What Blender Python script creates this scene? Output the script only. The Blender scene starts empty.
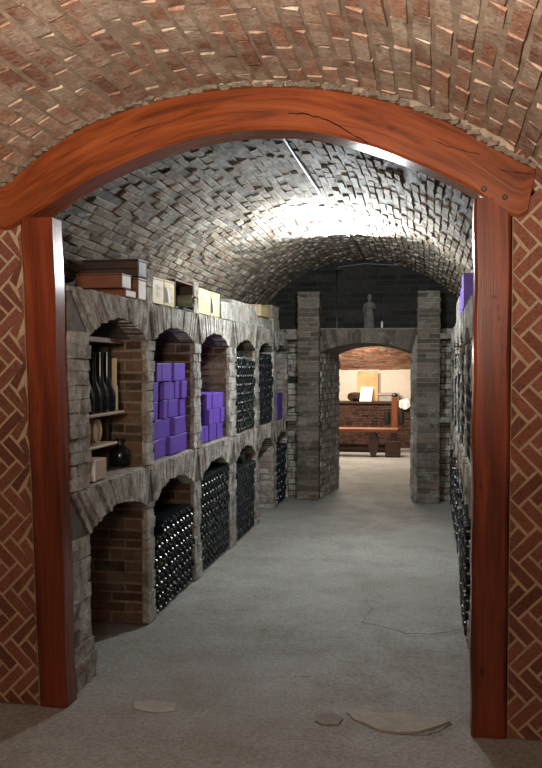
import bpy, bmesh, math, random
from mathutils import Vector, Matrix
random.seed(7)
R_ = random.uniform
sc = bpy.context.scene
col = sc.collection

# ------------------------------------------------------------------ camera
H = 1.55; F = 900.0; VX, VY = 432.0, 365.0
TH = math.atan((384 - VY) / F); PS = math.atan((VX - 271) / F * math.cos(TH))
cf = Vector((-math.sin(PS) * math.cos(TH), math.cos(PS) * math.cos(TH), -math.sin(TH)))
cr = Vector((math.cos(PS), math.sin(PS), 0)); cu = cr.cross(cf)
CAM = Vector((0, 0, H))
cd = bpy.data.cameras.new('camera'); co = bpy.data.objects.new('camera', cd); col.objects.link(co)
co.matrix_world = Matrix(((cr.x, cu.x, -cf.x, 0), (cr.y, cu.y, -cf.y, 0), (cr.z, cu.z, -cf.z, H), (0, 0, 0, 1)))
cd.sensor_width = 36; cd.lens = 36 * F / 768; cd.clip_start = 0.05
sc.camera = co

def ray(x, y): return cf + cr * ((x - 271) / F) - cu * ((y - 384) / F)
def onX(x, y, X): d = ray(x, y); return CAM + d * (X / d.x)
def onY(x, y, Y): d = ray(x, y); return CAM + d * (Y / d.y)
def onZ(x, y, Z=0.0): d = ray(x, y); return CAM + d * ((Z - H) / d.z)

# ------------------------------------------------------------------ materials
class NT:
    def __init__(s, name):
        s.m = bpy.data.materials.new(name); s.m.use_nodes = True
        s.n = s.m.node_tree.nodes; s.l = s.m.node_tree.links
        s.b = s.n['Principled BSDF']
    def node(s, t, **kw):
        n = s.n.new(t)
        for k, v in kw.items(): setattr(n, k, v)
        return n
    def link(s, a, b): s.l.new(a, b)
    def noise(s, vec, scale, detail=4, rough=.55, dist=0):
        n = s.node('ShaderNodeTexNoise'); n.inputs['Scale'].default_value = scale
        n.inputs['Detail'].default_value = detail; n.inputs['Roughness'].default_value = rough
        n.inputs['Distortion'].default_value = dist
        if vec: s.link(vec, n.inputs['Vector'])
        return n.outputs['Fac']
    def ramp(s, fac, stops, interp='LINEAR'):
        n = s.node('ShaderNodeValToRGB'); r = n.color_ramp; r.interpolation = interp
        while len(r.elements) < len(stops): r.elements.new(.5)
        for e, (p, c) in zip(r.elements, stops):
            e.position = p; e.color = (*c, 1) if not isinstance(c, (int, float)) else (c, c, c, 1)
        s.link(fac, n.inputs[0]); return n.outputs[0]
    def mix(s, fac, a, b, mode='MIX'):
        n = s.node('ShaderNodeMix', data_type='RGBA', blend_type=mode)
        for i, v in ((0, fac), (6, a), (7, b)):
            if hasattr(v, 'node'): s.link(v, n.inputs[i])
            elif isinstance(v, tuple): n.inputs[i].default_value = (*v, 1)
            else: n.inputs[i].default_value = v
        return n.outputs[2]
    def math(s, op, a, b=0.0):
        n = s.node('ShaderNodeMath', operation=op)
        for i, v in ((0, a), (1, b)):
            if hasattr(v, 'node'): s.link(v, n.inputs[i])
            else: n.inputs[i].default_value = v
        return n.outputs[0]
    def bump(s, h, strength=.3, dist=.01):
        n = s.node('ShaderNodeBump'); n.inputs['Strength'].default_value = strength
        n.inputs['Distance'].default_value = dist; s.link(h, n.inputs['Height'])
        s.link(n.outputs[0], s.b.inputs['Normal'])
    def base(s, c, rough=.7, spec=.5):
        if hasattr(c, 'node'): s.link(c, s.b.inputs['Base Color'])
        else: s.b.inputs['Base Color'].default_value = (*c, 1)
        if hasattr(rough, 'node'): s.link(rough, s.b.inputs['Roughness'])
        else: s.b.inputs['Roughness'].default_value = rough
        s.b.inputs['Specular IOR Level'].default_value = spec
    def pos(s): return s.node('ShaderNodeNewGeometry').outputs['Position']
    def island(s): return s.node('ShaderNodeNewGeometry').outputs['Random Per Island']
    def uv(s, sx=1, sy=1):
        t = s.node('ShaderNodeUVMap'); m = s.node('ShaderNodeMapping')
        m.inputs['Scale'].default_value = (sx, sy, 1); s.link(t.outputs[0], m.inputs[0]); return m.outputs[0]

def brick_mat(name, stops, wash, lo, hi, wscale=5, rough=.9, bs=.5, fine=70):
    t = NT(name); p = t.pos()
    c = t.ramp(t.island(), stops)
    n1 = t.noise(p, wscale, 6, .65)
    f = t.ramp(n1, [(lo, 0.0), (hi, 1.0)])
    c = t.mix(f, c, wash)
    n2 = t.noise(p, fine, 5, .7)
    v = t.ramp(n2, [(.3, .32), (.5, .9), (.72, 1.3)])
    c = t.mix(.75, c, v, 'MULTIPLY')
    n3 = t.noise(p, 1.1, 3, .6)
    c = t.mix(.6, c, t.ramp(n3, [(.3, .55), (.7, 1.2)]), 'MULTIPLY')
    t.base(c, rough, .2)
    t.bump(t.mix(.35, n2, n1), bs, .018)
    return t.m

def mottle(name, a, b, scale=20, rough=.85, bs=.4, spec=.3, fine=90):
    t = NT(name); p = t.pos()
    n = t.noise(p, scale, 6, .65); n2 = t.noise(p, fine, 4, .7)
    c = t.mix(t.ramp(n, [(.32, 0.0), (.68, 1.0)]), a, b)
    c = t.mix(.6, c, t.ramp(n2, [(.25, .55), (.7, 1.15)]), 'MULTIPLY')
    t.base(c, rough, spec); t.bump(t.mix(.5, n, n2), bs, .01); return t.m

def plain(name, c, rough=.6, spec=.5, metal=0):
    t = NT(name); p = t.pos(); n = t.noise(p, 30, 4)
    t.base(t.mix(.5, c, t.mix(n, tuple(x * .7 for x in c), tuple(min(1, x * 1.25) for x in c))), rough, spec)
    t.b.inputs['Metallic'].default_value = metal; return t.m

def wood_mat(name, dark, mid, light, rough=.35, knots=(), su=1.2, sv=22, bs=.12, coat=0.0):
    t = NT(name); v = t.uv(su, sv)
    n = t.noise(v, 1.0, 6, .6, .6)
    c = t.ramp(n, [(.3, dark), (.5, mid), (.72, light)])
    big = t.noise(t.uv(.9, 3), 1.0, 2)
    c = t.mix(.55, c, t.ramp(big, [(.3, .55), (.7, 1.25)]), 'MULTIPLY')
    fine = t.noise(t.uv(6, 190), 1.0, 3, .6)
    c = t.mix(.35, c, t.ramp(fine, [(.3, .5), (.6, 1.1)]), 'MULTIPLY')
    uvn = t.node('ShaderNodeUVMap').outputs[0]
    wob = t.noise(t.uv(30, 60), 1.0, 3)
    for (u, w, ru, rv, k) in knots:
        mp = t.node('ShaderNodeMapping'); mp.inputs['Location'].default_value = (-u / ru, -w / rv, 0)
        mp.inputs['Scale'].default_value = (1 / ru, 1 / rv, 1); t.link(uvn, mp.inputs[0])
        ln = t.node('ShaderNodeVectorMath', operation='LENGTH'); t.link(mp.outputs[0], ln.inputs[0])
        d = t.math('ADD', ln.outputs['Value'], t.math('MULTIPLY', wob, .9))
        c = t.mix(t.ramp(d, [(.55, k), (1.35, 0.0)]), c, (.012, .005, .003))
    t.base(c, rough, .38)
    if coat: t.b.inputs['Coat Weight'].default_value = coat; t.b.inputs['Coat Roughness'].default_value = .12
    t.bump(t.mix(.5, n, fine), bs, .004); return t.m

M = {}
M['vault_brick'] = brick_mat('whitewashed_vault_brick', [(0, (.095, .068, .046)), (.35, (.19, .152, .112)), (.7, (.28, .242, .192)), (.92, (.22, .17, .13)), (1, (.19, .115, .085))], (.38, .355, .305), .48, .70, 7, bs=.9, fine=50)
M['vault_mortar'] = mottle('vault_mortar', (.05, .045, .04), (.17, .16, .145), 12, bs=.8)
M['front_vault_brick'] = brick_mat('red_vault_brick', [(0, (.29, .155, .11)), (.4, (.43, .22, .15)), (.75, (.53, .31, .215)), (1, (.48, .36, .28))], (.64, .54, .44), .42, .64, 5, bs=.9, fine=50)
M['front_vault_mortar'] = mottle('pale_vault_mortar', (.27, .20, .15), (.50, .40, .31), 11, bs=.9)
M['herring_brick'] = brick_mat('herringbone_brick', [(0, (.125, .045, .03)), (.5, (.18, .065, .042)), (1, (.22, .085, .055))], (.30, .14, .09), .62, .9, 12, bs=.25, rough=.8)
M['herring_mortar'] = mottle('tan_mortar', (.32, .235, .145), (.41, .305, .195), 25, bs=.4)
M['plaster_brick'] = brick_mat('grey_plastered_brick', [(0, (.13, .11, .088)), (.4, (.25, .225, .19)), (.8, (.33, .305, .27)), (1, (.26, .185, .145))], (.50, .495, .47), .42, .62, 9, bs=.9, fine=45)
M['plaster'] = mottle('grey_lime_plaster', (.13, .11, .09), (.36, .34, .31), 16, bs=.9, fine=50)
M['bead'] = mottle('rubble_bead_mortar', (.10, .08, .062), (.26, .215, .17), 30, bs=.6)
M['soffit'] = mottle('shaded_soffit_plaster', (.055, .047, .04), (.15, .13, .11), 14, bs=.8)  # shade put into the colour: arch undersides darkened against bounced light
M['niche_brick'] = brick_mat('brown_niche_brick', [(0, (.055, .036, .026)), (.5, (.105, .064, .043)), (1, (.16, .095, .065))], (.20, .165, .13), .5, .75, 6, bs=.6)
M['niche_mortar'] = mottle('niche_mortar', (.16, .125, .09), (.27, .22, .17), 14, bs=.6)
M['pillar_brick'] = brick_mat('dark_pillar_brick', [(0, (.07, .06, .048)), (.5, (.13, .115, .092)), (.9, (.19, .17, .14)), (1, (.20, .12, .085))], (.32, .32, .29), .52, .74, 7, bs=.9, fine=45)
M['pillar_mortar'] = mottle('pillar_mortar', (.11, .105, .093), (.30, .295, .27), 9, bs=.8)
M['end_brick'] = brick_mat('dark_end_brick', [(0, (.012, .012, .012)), (.6, (.022, .022, .022)), (1, (.034, .031, .03))], (.045, .045, .046), .55, .8, 5, bs=.5)  # even dark tone for the wall above the doorway
M['end_mortar'] = mottle('dark_end_mortar', (.014, .014, .014), (.03, .03, .03), 10, bs=.6)
M['far_brick'] = brick_mat('far_red_brick', [(0, (.24, .10, .065)), (.5, (.38, .17, .105)), (1, (.48, .26, .17))], (.55, .42, .32), .52, .75, 4, bs=.4)
M['far_mortar'] = mottle('far_mortar', (.25, .17, .12), (.38, .28, .21), 8)
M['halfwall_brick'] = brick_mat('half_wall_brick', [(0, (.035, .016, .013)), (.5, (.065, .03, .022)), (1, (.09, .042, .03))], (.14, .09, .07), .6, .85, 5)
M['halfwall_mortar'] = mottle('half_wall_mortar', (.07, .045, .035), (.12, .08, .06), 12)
M['white_wall'] = mottle('cream_wall_paint', (.72, .66, .58), (.80, .74, .66), 6, bs=.1)
M['post_wood'] = wood_mat('varnished_red_post', (.055, .011, .005), (.155, .030, .012), (.25, .058, .022), .25, su=1.1, sv=16,
    knots=((1.83, .078, .022, .03, .95), (1.785, .095, .03, .016, .95), (1.74, .10, .03, .012, .9), (1.62, .115, .06, .010, .7), (1.52, .12, .03, .009, .6), (.28, .05, .04, .028, .9), (1.05, .03, .05, .014, .5)), coat=0)
M['post_wood_left'] = wood_mat('varnished_red_post_left', (.055, .011, .005), (.15, .029, .011), (.24, .055, .02), .25, su=.9, sv=14, knots=((1.35, .05, .10, .010, .6),), coat=0)
M['beam_wood'] = wood_mat('varnished_orange_beam', (.095, .022, .008), (.215, .050, .014), (.30, .08, .023), .24, su=2.2, sv=24,
    knots=((1.95, .10, .06, .03, .45), (1.2, .05, .10, .008, .5), (.5, .10, .12, .006, .45)), coat=0)
M['crack'] = plain('dark_crack', (.012, .007, .005), .95, .1)
M['bottle'] = plain('dark_bottle_glass', (.008, .011, .015), .2, .45)
M['bottle_green'] = plain('green_bottle_glass', (.016, .026, .020), .22, .5)
M['bottle_grey'] = plain('dusty_grey_green_glass', (.15, .16, .10), .3, .5)
M['purple'] = plain('purple_card', (.125, .062, .39), .55, .3)
M['purple_dark'] = plain('deep_purple_card', (.05, .02, .17), .6, .3)
M['crate_red'] = wood_mat('reddish_crate_wood', (.09, .028, .014), (.15, .05, .024), (.2, .075, .035), .6, su=3, sv=30)
M['crate_dark'] = wood_mat('dark_crate_wood', (.018, .011, .008), (.034, .02, .014), (.05, .03, .02), .65, su=3, sv=30)
M['pale_wood'] = wood_mat('pale_box_wood', (.52, .40, .24), (.66, .54, .34), (.74, .64, .44), .6, su=3, sv=25, bs=.05)
M['yellow_wood'] = wood_mat('yellow_box_wood', (.50, .36, .16), (.62, .47, .23), (.70, .55, .30), .6, su=3, sv=25, bs=.05)
M['panel_wood'] = wood_mat('pine_panel_wood', (.5, .28, .12), (.66, .42, .2), (.74, .52, .28), .55, su=8, sv=6, bs=.05)
M['ink'] = plain('dark_ink', (.02, .018, .025), .7)
M['card'] = plain('tan_cardboard', (.45, .35, .20), .8, .2)
M['white'] = plain('white_card', (.75, .74, .72), .7, .3)
M['pink_card'] = plain('pinkish_card', (.42, .31, .26), .75, .2)
M['cask'] = wood_mat('pale_cask_wood', (.26, .18, .10), (.36, .26, .16), (.43, .33, .21), .6, su=6, sv=12)
M['iron'] = plain('black_iron', (.02, .019, .018), .5, .5, .3)
M['cable'] = plain('grey_cable', (.13, .13, .135), .6, .3)
M['stone'] = mottle('statue_stone', (.07, .066, .06), (.17, .16, .145), 30, bs=.3)
M['candle'] = plain('white_candle', (.7, .7, .68), .5)
M['bench_wood'] = wood_mat('orange_bench_wood', (.10, .03, .013), (.20, .06, .024), (.28, .09, .036), .45, su=2, sv=25)
M['dark_wood'] = wood_mat('dark_bench_wood', (.03, .014, .009), (.06, .027, .016), (.09, .042, .025), .5, su=2, sv=25)
M['grey_stone'] = mottle('grey_stone_block', (.34, .31, .28), (.46, .43, .4), 12)
M['paper'] = plain('white_paper', (.86, .85, .84), .7)

def floor_mat():
    t = NT('worn_concrete'); p = t.pos()
    a = t.noise(p, .9, 6, .6); b = t.noise(p, 3.2, 8, .72); g = t.noise(p, 55, 6, .75)
    c = t.ramp(a, [(.3, (.225, .215, .20)), (.5, (.285, .287, .278)), (.7, (.335, .342, .335))])
    c = t.mix(t.ramp(b, [(.46, 0.0), (.66, .55)]), c, (.215, .195, .165))
    c = t.mix(t.ramp(t.noise(p, 2.3, 5, .6), [(.58, 0.0), (.70, .45)]), c, (.38, .38, .365))
    c = t.mix(.85, c, t.ramp(g, [(.28, .35), (.7, 1.25)]), 'MULTIPLY')
    spots = t.ramp(t.noise(p, 14, 3, .5), [(.24, .35), (.30, 1.0)])
    c = t.mix(.8, c, spots, 'MULTIPLY')
    t.base(c, t.ramp(b, [(.3, .62), (.7, .85)]), .3)
    t.bump(t.mix(.45, b, g), .45, .012)
    return t.m
M['floor'] = floor_mat()
M['floor_pale'] = mottle('pale_floor_screed', (.30, .285, .26), (.40, .385, .36), 9, bs=.3)
M['floor_dark'] = mottle('dark_floor_screed', (.19, .17, .145), (.27, .25, .22), 9, bs=.3)

# ------------------------------------------------------------------ mesh builder
class MB:
    def __init__(s): s.v = []; s.f = []; s.m = []; s.uv = {}
    def quad(s, pts, mi=0, uv=None):
        i = len(s.v); s.v += [tuple(p) for p in pts]; s.f.append(tuple(range(i, i + len(pts)))); s.m.append(mi)
        if uv: s.uv[len(s.f) - 1] = uv
    def mesh(s, verts, faces, mi=0, uvs=None):
        i = len(s.v); s.v += [tuple(p) for p in verts]
        for k, f in enumerate(faces):
            s.f.append(tuple(i + q for q in f)); s.m.append(mi)
            if uvs: s.uv[len(s.f) - 1] = [uvs[q] for q in f]
    def hexa(s, P, mi=0):          # P: 8 points, bottom loop 0-3, top loop 4-7
        s.mesh(P, [(3, 2, 1, 0), (4, 5, 6, 7), (0, 1, 5, 4), (1, 2, 6, 5), (2, 3, 7, 6), (3, 0, 4, 7)], mi)
    def box(s, x0, x1, y0, y1, z0, z1, mi=0, j=0.0):
        P = [(x0, y0, z0), (x1, y0, z0), (x1, y1, z0), (x0, y1, z0), (x0, y0, z1), (x1, y0, z1), (x1, y1, z1), (x0, y1, z1)]
        if j: P = [(x + R_(-j, j), y + R_(-j, j), z + R_(-j, j)) for x, y, z in P]
        s.hexa(P, mi)
    def cbox(s, x0, x1, y0, y1, z0, z1, c=.004, mi=0, axis='y'):  # chamfered box with uv running along an axis
        vs = []; 
        for sx, X in ((1, x0), (-1, x1)):
            for sy, Y in ((1, y0), (-1, y1)):
                for sz, Z in ((1, z0), (-1, z1)):
                    vs += [(X, Y + sy * c, Z + sz * c), (X + sx * c, Y, Z + sz * c), (X + sx * c, Y + sy * c, Z)]
        bm = bmesh.new()
        for v in vs: bm.verts.new(v)
        r = bmesh.ops.convex_hull(bm, input=bm.verts[:])
        bm.verts.index_update(); bm.normal_update()
        i0 = len(s.v); s.v += [tuple(v.co) for v in bm.verts]
        for f in bm.faces:
            s.f.append(tuple(i0 + v.index for v in f.verts)); s.m.append(mi)
            def uvf(p):
                if axis == 'y': return (p.y, p.z + p.x * .77)
                if axis == 'x': return (p.x, p.z + p.y * .77)
                return (p.z, p.x + p.y * .77)
            s.uv[len(s.f) - 1] = [uvf(v.co) for v in f.verts]
        bm.free()
    def lathe(s, prof, n=16, mi=0, origin=(0, 0, 0), axis='z', cap=True):
        o = Vector(origin); vs = []; fs = []
        def pt(r, h, a):
            c, q = r * math.cos(a), r * math.sin(a)
            return o + (Vector((c, q, h)) if axis == 'z' else Vector((h, c, q)) if axis == 'x' else Vector((q, h, c)))
        for r, h in prof: vs += [pt(r, h, 2 * math.pi * k / n) for k in range(n)]
        for i in range(len(prof) - 1):
            for k in range(n):
                k2 = (k + 1) % n; fs.append((i * n + k, i * n + k2, (i + 1) * n + k2, (i + 1) * n + k))
        if cap: fs += [tuple(range(n - 1, -1, -1)), tuple(range((len(prof) - 1) * n, len(prof) * n))]
        s.mesh(vs, fs, mi, [(v.z, v.x + v.y) for v in vs])
    def tube(s, pts, r, n=8, mi=0):
        pts = [Vector(p) for p in pts]; vs = []; fs = []
        for i, p in enumerate(pts):
            t = (pts[min(i + 1, len(pts) - 1)] - pts[max(i - 1, 0)]).normalized()
            a = t.cross(Vector((0, 0, 1))); a = a if a.length > .01 else t.cross(Vector((1, 0, 0)))
            a.normalize(); b = t.cross(a); rr = r[i] if isinstance(r, (list, tuple)) else r
            vs += [p + a * rr * math.cos(2 * math.pi * k / n) + b * rr * math.sin(2 * math.pi * k / n) for k in range(n)]
        for i in range(len(pts) - 1):
            for k in range(n):
                k2 = (k + 1) % n; fs.append((i * n + k, i * n + k2, (i + 1) * n + k2, (i + 1) * n + k))
        fs += [tuple(range(n - 1, -1, -1)), tuple(range((len(pts) - 1) * n, len(pts) * n))]
        s.mesh(vs, fs, mi)
    def build(s, name, mats, parent=None, smooth=False, base=True, fix=True):
        mats = mats if isinstance(mats, (list, tuple)) else [mats]
        o0 = Vector((0, 0, 0))
        if base:
            lo = Vector(min(v[i] for v in s.v) for i in range(3)); hi = Vector(max(v[i] for v in s.v) for i in range(3))
            o0 = Vector(((lo.x + hi.x) / 2, (lo.y + hi.y) / 2, lo.z))
        me = bpy.data.meshes.new(name)
        me.from_pydata([tuple(Vector(v) - o0) for v in s.v], [], s.f)
        for m in mats: me.materials.append(M[m] if isinstance(m, str) else m)
        me.polygons.foreach_set('material_index', s.m)
        if s.uv:
            ul = me.uv_layers.new(name='UVMap')
            for fi, uvs in s.uv.items():
                for li, q in zip(me.polygons[fi].loop_indices, uvs): ul.data[li].uv = q
        if fix:
            bm = bmesh.new(); bm.from_mesh(me); bmesh.ops.recalc_face_normals(bm, faces=bm.faces[:]); bm.to_mesh(me); bm.free()
        if smooth:
            me.polygons.foreach_set('use_smooth', [True] * len(me.polygons))
            me.set_sharp_from_angle(angle=math.radians(38))
        me.update()
        o = bpy.data.objects.new(name, me); col.objects.link(o); o.location = o0
        if parent:
            o.parent = parent; o.location = o0 - parent.location
        return o

def tag(o, label=None, cat=None, group=None, kind=None):
    if label: o['label'] = label
    if cat: o['category'] = cat
    if group: o['group'] = group
    if kind: o['kind'] = kind
    return o
def thing(name, loc, label, cat, group=None):
    o = bpy.data.objects.new(name, None); col.objects.link(o); o.location = loc; o.empty_display_size = .05
    return tag(o, label, cat, group)
def struct(mb, name, mats, smooth=False): return tag(mb.build(name, mats, base=False, smooth=smooth), kind='structure')

def bricks(mb, fn, U0, U1, V0, V1, bw, bh, gap=.012, d=.012, jit=.003, hv=.008, mi=0, skip=None, inset=.003, sub=1):
    """courses of separate bricks over a surface fn(u, v, height)"""
    nv = max(1, round((V1 - V0) / bh)); bh = (V1 - V0) / nv
    for r in range(nv):
        u = U0 - (bw * .5 if r % 2 else 0) - R_(0, bw * .12)
        v0 = V0 + r * bh + gap / 2; v1 = v0 + bh - gap
        while u < U1:
            w = bw * R_(.86, 1.14); a, b = max(u, U0) + gap / 2, min(u + w, U1) - gap / 2; u += w
            if b - a < gap * 1.5: continue
            if skip and skip((a + b) / 2, (v0 + v1) / 2): continue
            h = d + R_(-hv, hv); q = lambda: R_(-jit, jit)
            lo = [fn(a, v0, -.01), fn(b, v0, -.01), fn(b, v1, -.01), fn(a, v1, -.01)]
            i = inset
            hi = [fn(a + i + q(), v0 + i + q(), h + q()), fn(b - i + q(), v0 + i + q(), h + q()), fn(b - i + q(), v1 - i + q(), h + q()), fn(a + i + q(), v1 - i + q(), h + q())]
            mb.mesh(lo + hi, [(4, 5, 6, 7), (0, 1, 5, 4), (1, 2, 6, 5), (2, 3, 7, 6), (3, 0, 4, 7)], mi)

def grid(mb, fn, U0, U1, nu, V0, V1, nv, mi=0):
    vs = [fn(U0 + (U1 - U0) * i / nu, V0 + (V1 - V0) * k / nv) for k in range(nv + 1) for i in range(nu + 1)]
    w = nu + 1
    mb.mesh(vs, [(k * w + i, k * w + i + 1, (k + 1) * w + i + 1, (k + 1) * w + i) for k in range(nv) for i in range(nu)], mi)

# ------------------------------------------------------------------ key dimensions
YF = 3.81            # plane of the timber frame's front
YW0, YW1 = 3.83, 3.98
LX = -1.67; LB = -2.26      # left rack front / back
RX = 0.215; RB = 0.74       # right rack front / back
YE = 10.50                  # corridor end wall
ZM = 0.947; ZT = 1.925      # shelf tops
VC = (-.80, 1.24, 1.54)     # corridor vault centre x, z, radius
FC = (-.752, .888, 1.897)   # front vault
YD = 10.36; YD2 = 11.30     # doorway wall
YB = 17.5                   # far room back wall

# ------------------------------------------------------------------ floor
mb = MB()
def ff(x, y):
    return (x, y, .010 * math.sin(x * 2.1 + y * .9) * math.sin(y * 1.7 - x) * .5 - .004)
grid(mb, ff, -5.2, 3.2, 60, -2.0, YB + .3, 140)
struct(mb, 'floor', 'floor', True)

def patch(name, px, mat, th=.0045):
    P = [onZ(x, y, .0) for x, y in px]; m = MB(); n = len(P)
    m.mesh([(p.x, p.y, th) for p in P] + [(p.x, p.y, -.02) for p in P], [tuple(range(n))] + [(i, (i + 1) % n, n + (i + 1) % n, n + i) for i in range(n)])
    return struct(m, name, mat)
patch('floor_patch', [(347, 713), (362, 710), (380, 714), (398, 713), (418, 717), (444, 718), (450, 722), (436, 727), (418, 732), (398, 733), (378, 730), (366, 724), (354, 720)], 'floor_pale')
patch('floor_patch', [(133, 703), (150, 701), (176, 703), (174, 712), (152, 713), (134, 709)], 'floor_pale')
patch('floor_patch', [(317, 716), (334, 714), (343, 719), (338, 725), (322, 725), (315, 721)], 'floor_dark')
def crack(px, w=.006):
    P = [onZ(x, y, .0065) for x, y in px]; m = MB(); Q = []
    for a, b in zip(P, P[1:]):
        for k in range(5): Q.append(a.lerp(b, k / 5) + Vector((R_(-.006, .006), R_(-.008, .008), 0)))
    Q.append(P[-1])
    for i in range(len(Q) - 1):
        a, b = Q[i], Q[i + 1]; n = Vector((-(b - a).y, (b - a).x, 0)).normalized() * w * R_(.4, 1)
        m.quad([a - n, b - n, b + n, a + n])
    struct(m, 'floor_crack', 'crack')
crack([(362, 622), (385, 627), (405, 633), (428, 634), (447, 632), (462, 629)], .0045)
crack([(400, 734), (425, 735), (440, 731), (452, 724)], .004)
crack([(292, 677), (310, 676)], .004)
crack([(365, 598), (372, 610), (362, 622)], .0015)
crack([(300, 575), (330, 578), (352, 571)], .0015)

# ------------------------------------------------------------------ vaults
def vault(name, C, Y0, Y1, a0, a1, bw, bh, mats, d, hv, jit, gap, wk=1.0):
    m = MB(); cx, cz, r = C
    def fn(u, v, h):
        wob = (.012 * math.sin(u * 1.9 + v * 1.3) + .010 * math.sin(u * 3.7 - v * 2.9)) * wk
        a = v / r; rr = r - h + wob
        return (cx - rr * math.cos(a), u, cz + rr * math.sin(a))
    grid(m, lambda u, v: fn(u, v, 0), Y0, Y1, 40, a0 * r, a1 * r, 60, 1)
    bricks(m, fn, Y0, Y1, a0 * r, a1 * r, bw, bh, gap, d, jit, hv, 0, None, .005)
    return struct(m, name, mats)
vault('ceiling', VC, YW1 - .02, YE + .1, math.radians(4), math.radians(176), .18, .054, ['vault_brick', 'vault_mortar'], .008, .009, .0055, .004)
vault('ceiling', FC, -2.0, YW0 + .01, math.radians(1), math.radians(179), .235, .078, ['front_vault_brick', 'front_vault_mortar'], .0055, .0035, .006, .012, .5)

# front room shell (around and behind the camera)
m = MB()
xl, xr = FC[0] - FC[2], FC[0] + FC[2]
m.quad([(xl, -2, 0), (xl, YW0, 0), (xl, YW0, .9), (xl, -2, .9)]); struct(m, 'wall_front_room_left', 'front_vault_mortar')
m = MB(); m.quad([(xr, -2, 0), (xr, YW0, 0), (xr, YW0, .9), (xr, -2, .9)]); struct(m, 'wall_front_room_right', 'front_vault_mortar')
m = MB(); m.quad([(xl - .2, -2, 0), (xr + .2, -2, 0), (xr + .2, -2, 3), (xl - .2, -2, 3)]); struct(m, 'wall_behind', 'front_vault_mortar')

# ------------------------------------------------------------------ timber frame
def cat(pts, n=8):
    out = []
    for i in range(len(pts) - 1):
        p0, p1, p2, p3 = pts[max(i - 1, 0)], pts[i], pts[i + 1], pts[min(i + 2, len(pts) - 1)]
        for k in range(n):
            t = k / n
            out.append(.5 * ((2 * p1) + (p2 - p0) * t + (2 * p0 - 5 * p1 + 4 * p2 - p3) * t * t + (3 * p1 - p0 - 3 * p2 + p3) * t ** 3))
    out.append(pts[-1]); return out
outer = cat([onY(x, y, YF) for x, y in ((-14, 197), (0, 186), (50, 146), (100, 118), (150, 101), (200, 90.5), (270, 85), (330, 88), (400, 103), (450, 121), (500, 149), (536, 168))])
inner = cat([onY(x, y, YF) for x, y in ((-12, 226), (8, 230), (25, 219), (50, 203), (75, 187), (100, 173), (150, 151), (200, 136.5), (250, 129.5), (304, 130), (358, 142), (412, 161), (465, 185), (492, 203), (514, 217), (527, 213))])
def resample(p, n):
    L = [0]
    for a, b in zip(p, p[1:]): L.append(L[-1] + (b - a).length)
    out = []; k = 0
    for i in range(n + 1):
        t = L[-1] * i / n
        while k < len(p) - 2 and L[k + 1] < t: k += 1
        out.append(p[k].lerp(p[k + 1], (t - L[k]) / max(1e-9, L[k + 1] - L[k])))
    return out, L[-1]
NB = 64
O_, LO = resample(outer, NB); I_, LI = resample(inner, NB)
beam = thing('arched_beam', ((O_[NB // 2].x), YF, I_[NB // 2].z), 'arched orange varnished timber beam spanning the cellar opening on two posts', 'beam')
YB1 = YF + .17
vs = []; uvs = []; fs = []
bev = .012
for i in range(NB + 1):
    o, q = O_[i], I_[i]; dirv = (o - q).normalized(); u = LO * i / NB; th = (o - q).length
    w1 = .003 * math.sin(u * 9) ; 
    ring = [(q + dirv * bev, 0), (o - dirv * bev, 0), (o, bev), (o, YB1 - YF), (q, YB1 - YF), (q, bev)]
    uvr = [bev, th - bev, th, th + .2, -.2, 0]
    for (p, dy), vv in zip(ring, uvr):
        vs.append((p.x, YF + dy + w1, p.z)); uvs.append((u, vv))
for i in range(NB):
    for k in range(6):
        if k == 3: continue
        k2 = (k + 1) % 6; fs.append((i * 6 + k, i * 6 + k2, (i + 1) * 6 + k2, (i + 1) * 6 + k))
    fs.append((i * 6 + 3, i * 6 + 4, (i + 1) * 6 + 4, (i + 1) * 6 + 3))
fs += [tuple(range(6)), tuple(NB * 6 + k for k in range(5, -1, -1))]
m = MB(); m.mesh(vs, fs, 0, uvs); m.build('beam_body', 'beam_wood', beam, smooth=True)
def ribbon(px, w, Y, name, parent, mat='crack'):
    P = [onY(x, y, Y) for x, y in px]; Q = []
    for a, b in zip(P, P[1:]):
        for k in range(4): Q.append(a.lerp(b, k / 4) + Vector((R_(-.003, .003), 0, R_(-.003, .003))))
    Q.append(P[-1]); mm = MB()
    for i in range(len(Q) - 1):
        a, b = Q[i], Q[i + 1]; n = Vector((-(b - a).z, 0, (b - a).x)).normalized() * w * R_(.4, 1)
        mm.quad([a - n, b - n, b + n, a + n])
    return mm.build(name, mat, parent)
ribbon([(288, 113), (305, 114), (322, 118), (336, 124), (352, 134), (368, 143)], .0028, YF - .005, 'crack', beam)
ribbon([(430, 139), (445, 146), (462, 150), (480, 154)], .0015, YF - .005, 'crack', beam)
ribbon([(110, 142), (135, 131), (160, 123)], .0012, YF - .005, 'crack', beam)
ribbon([(500, 171), (520, 173), (534, 174)], .0015, YF - .005, 'crack', beam)
for px, py in ((484, 189), (505, 197)):
    p = onY(px, py, YF); m = MB()
    m.lathe([(.0, -.006), (.008, -.006), (.012, -.002), (.012, .01)], 12, 0, (p.x, YF, p.z), 'y', False)
    m.build('dowel', 'dark_wood', beam, smooth=True)

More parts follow.
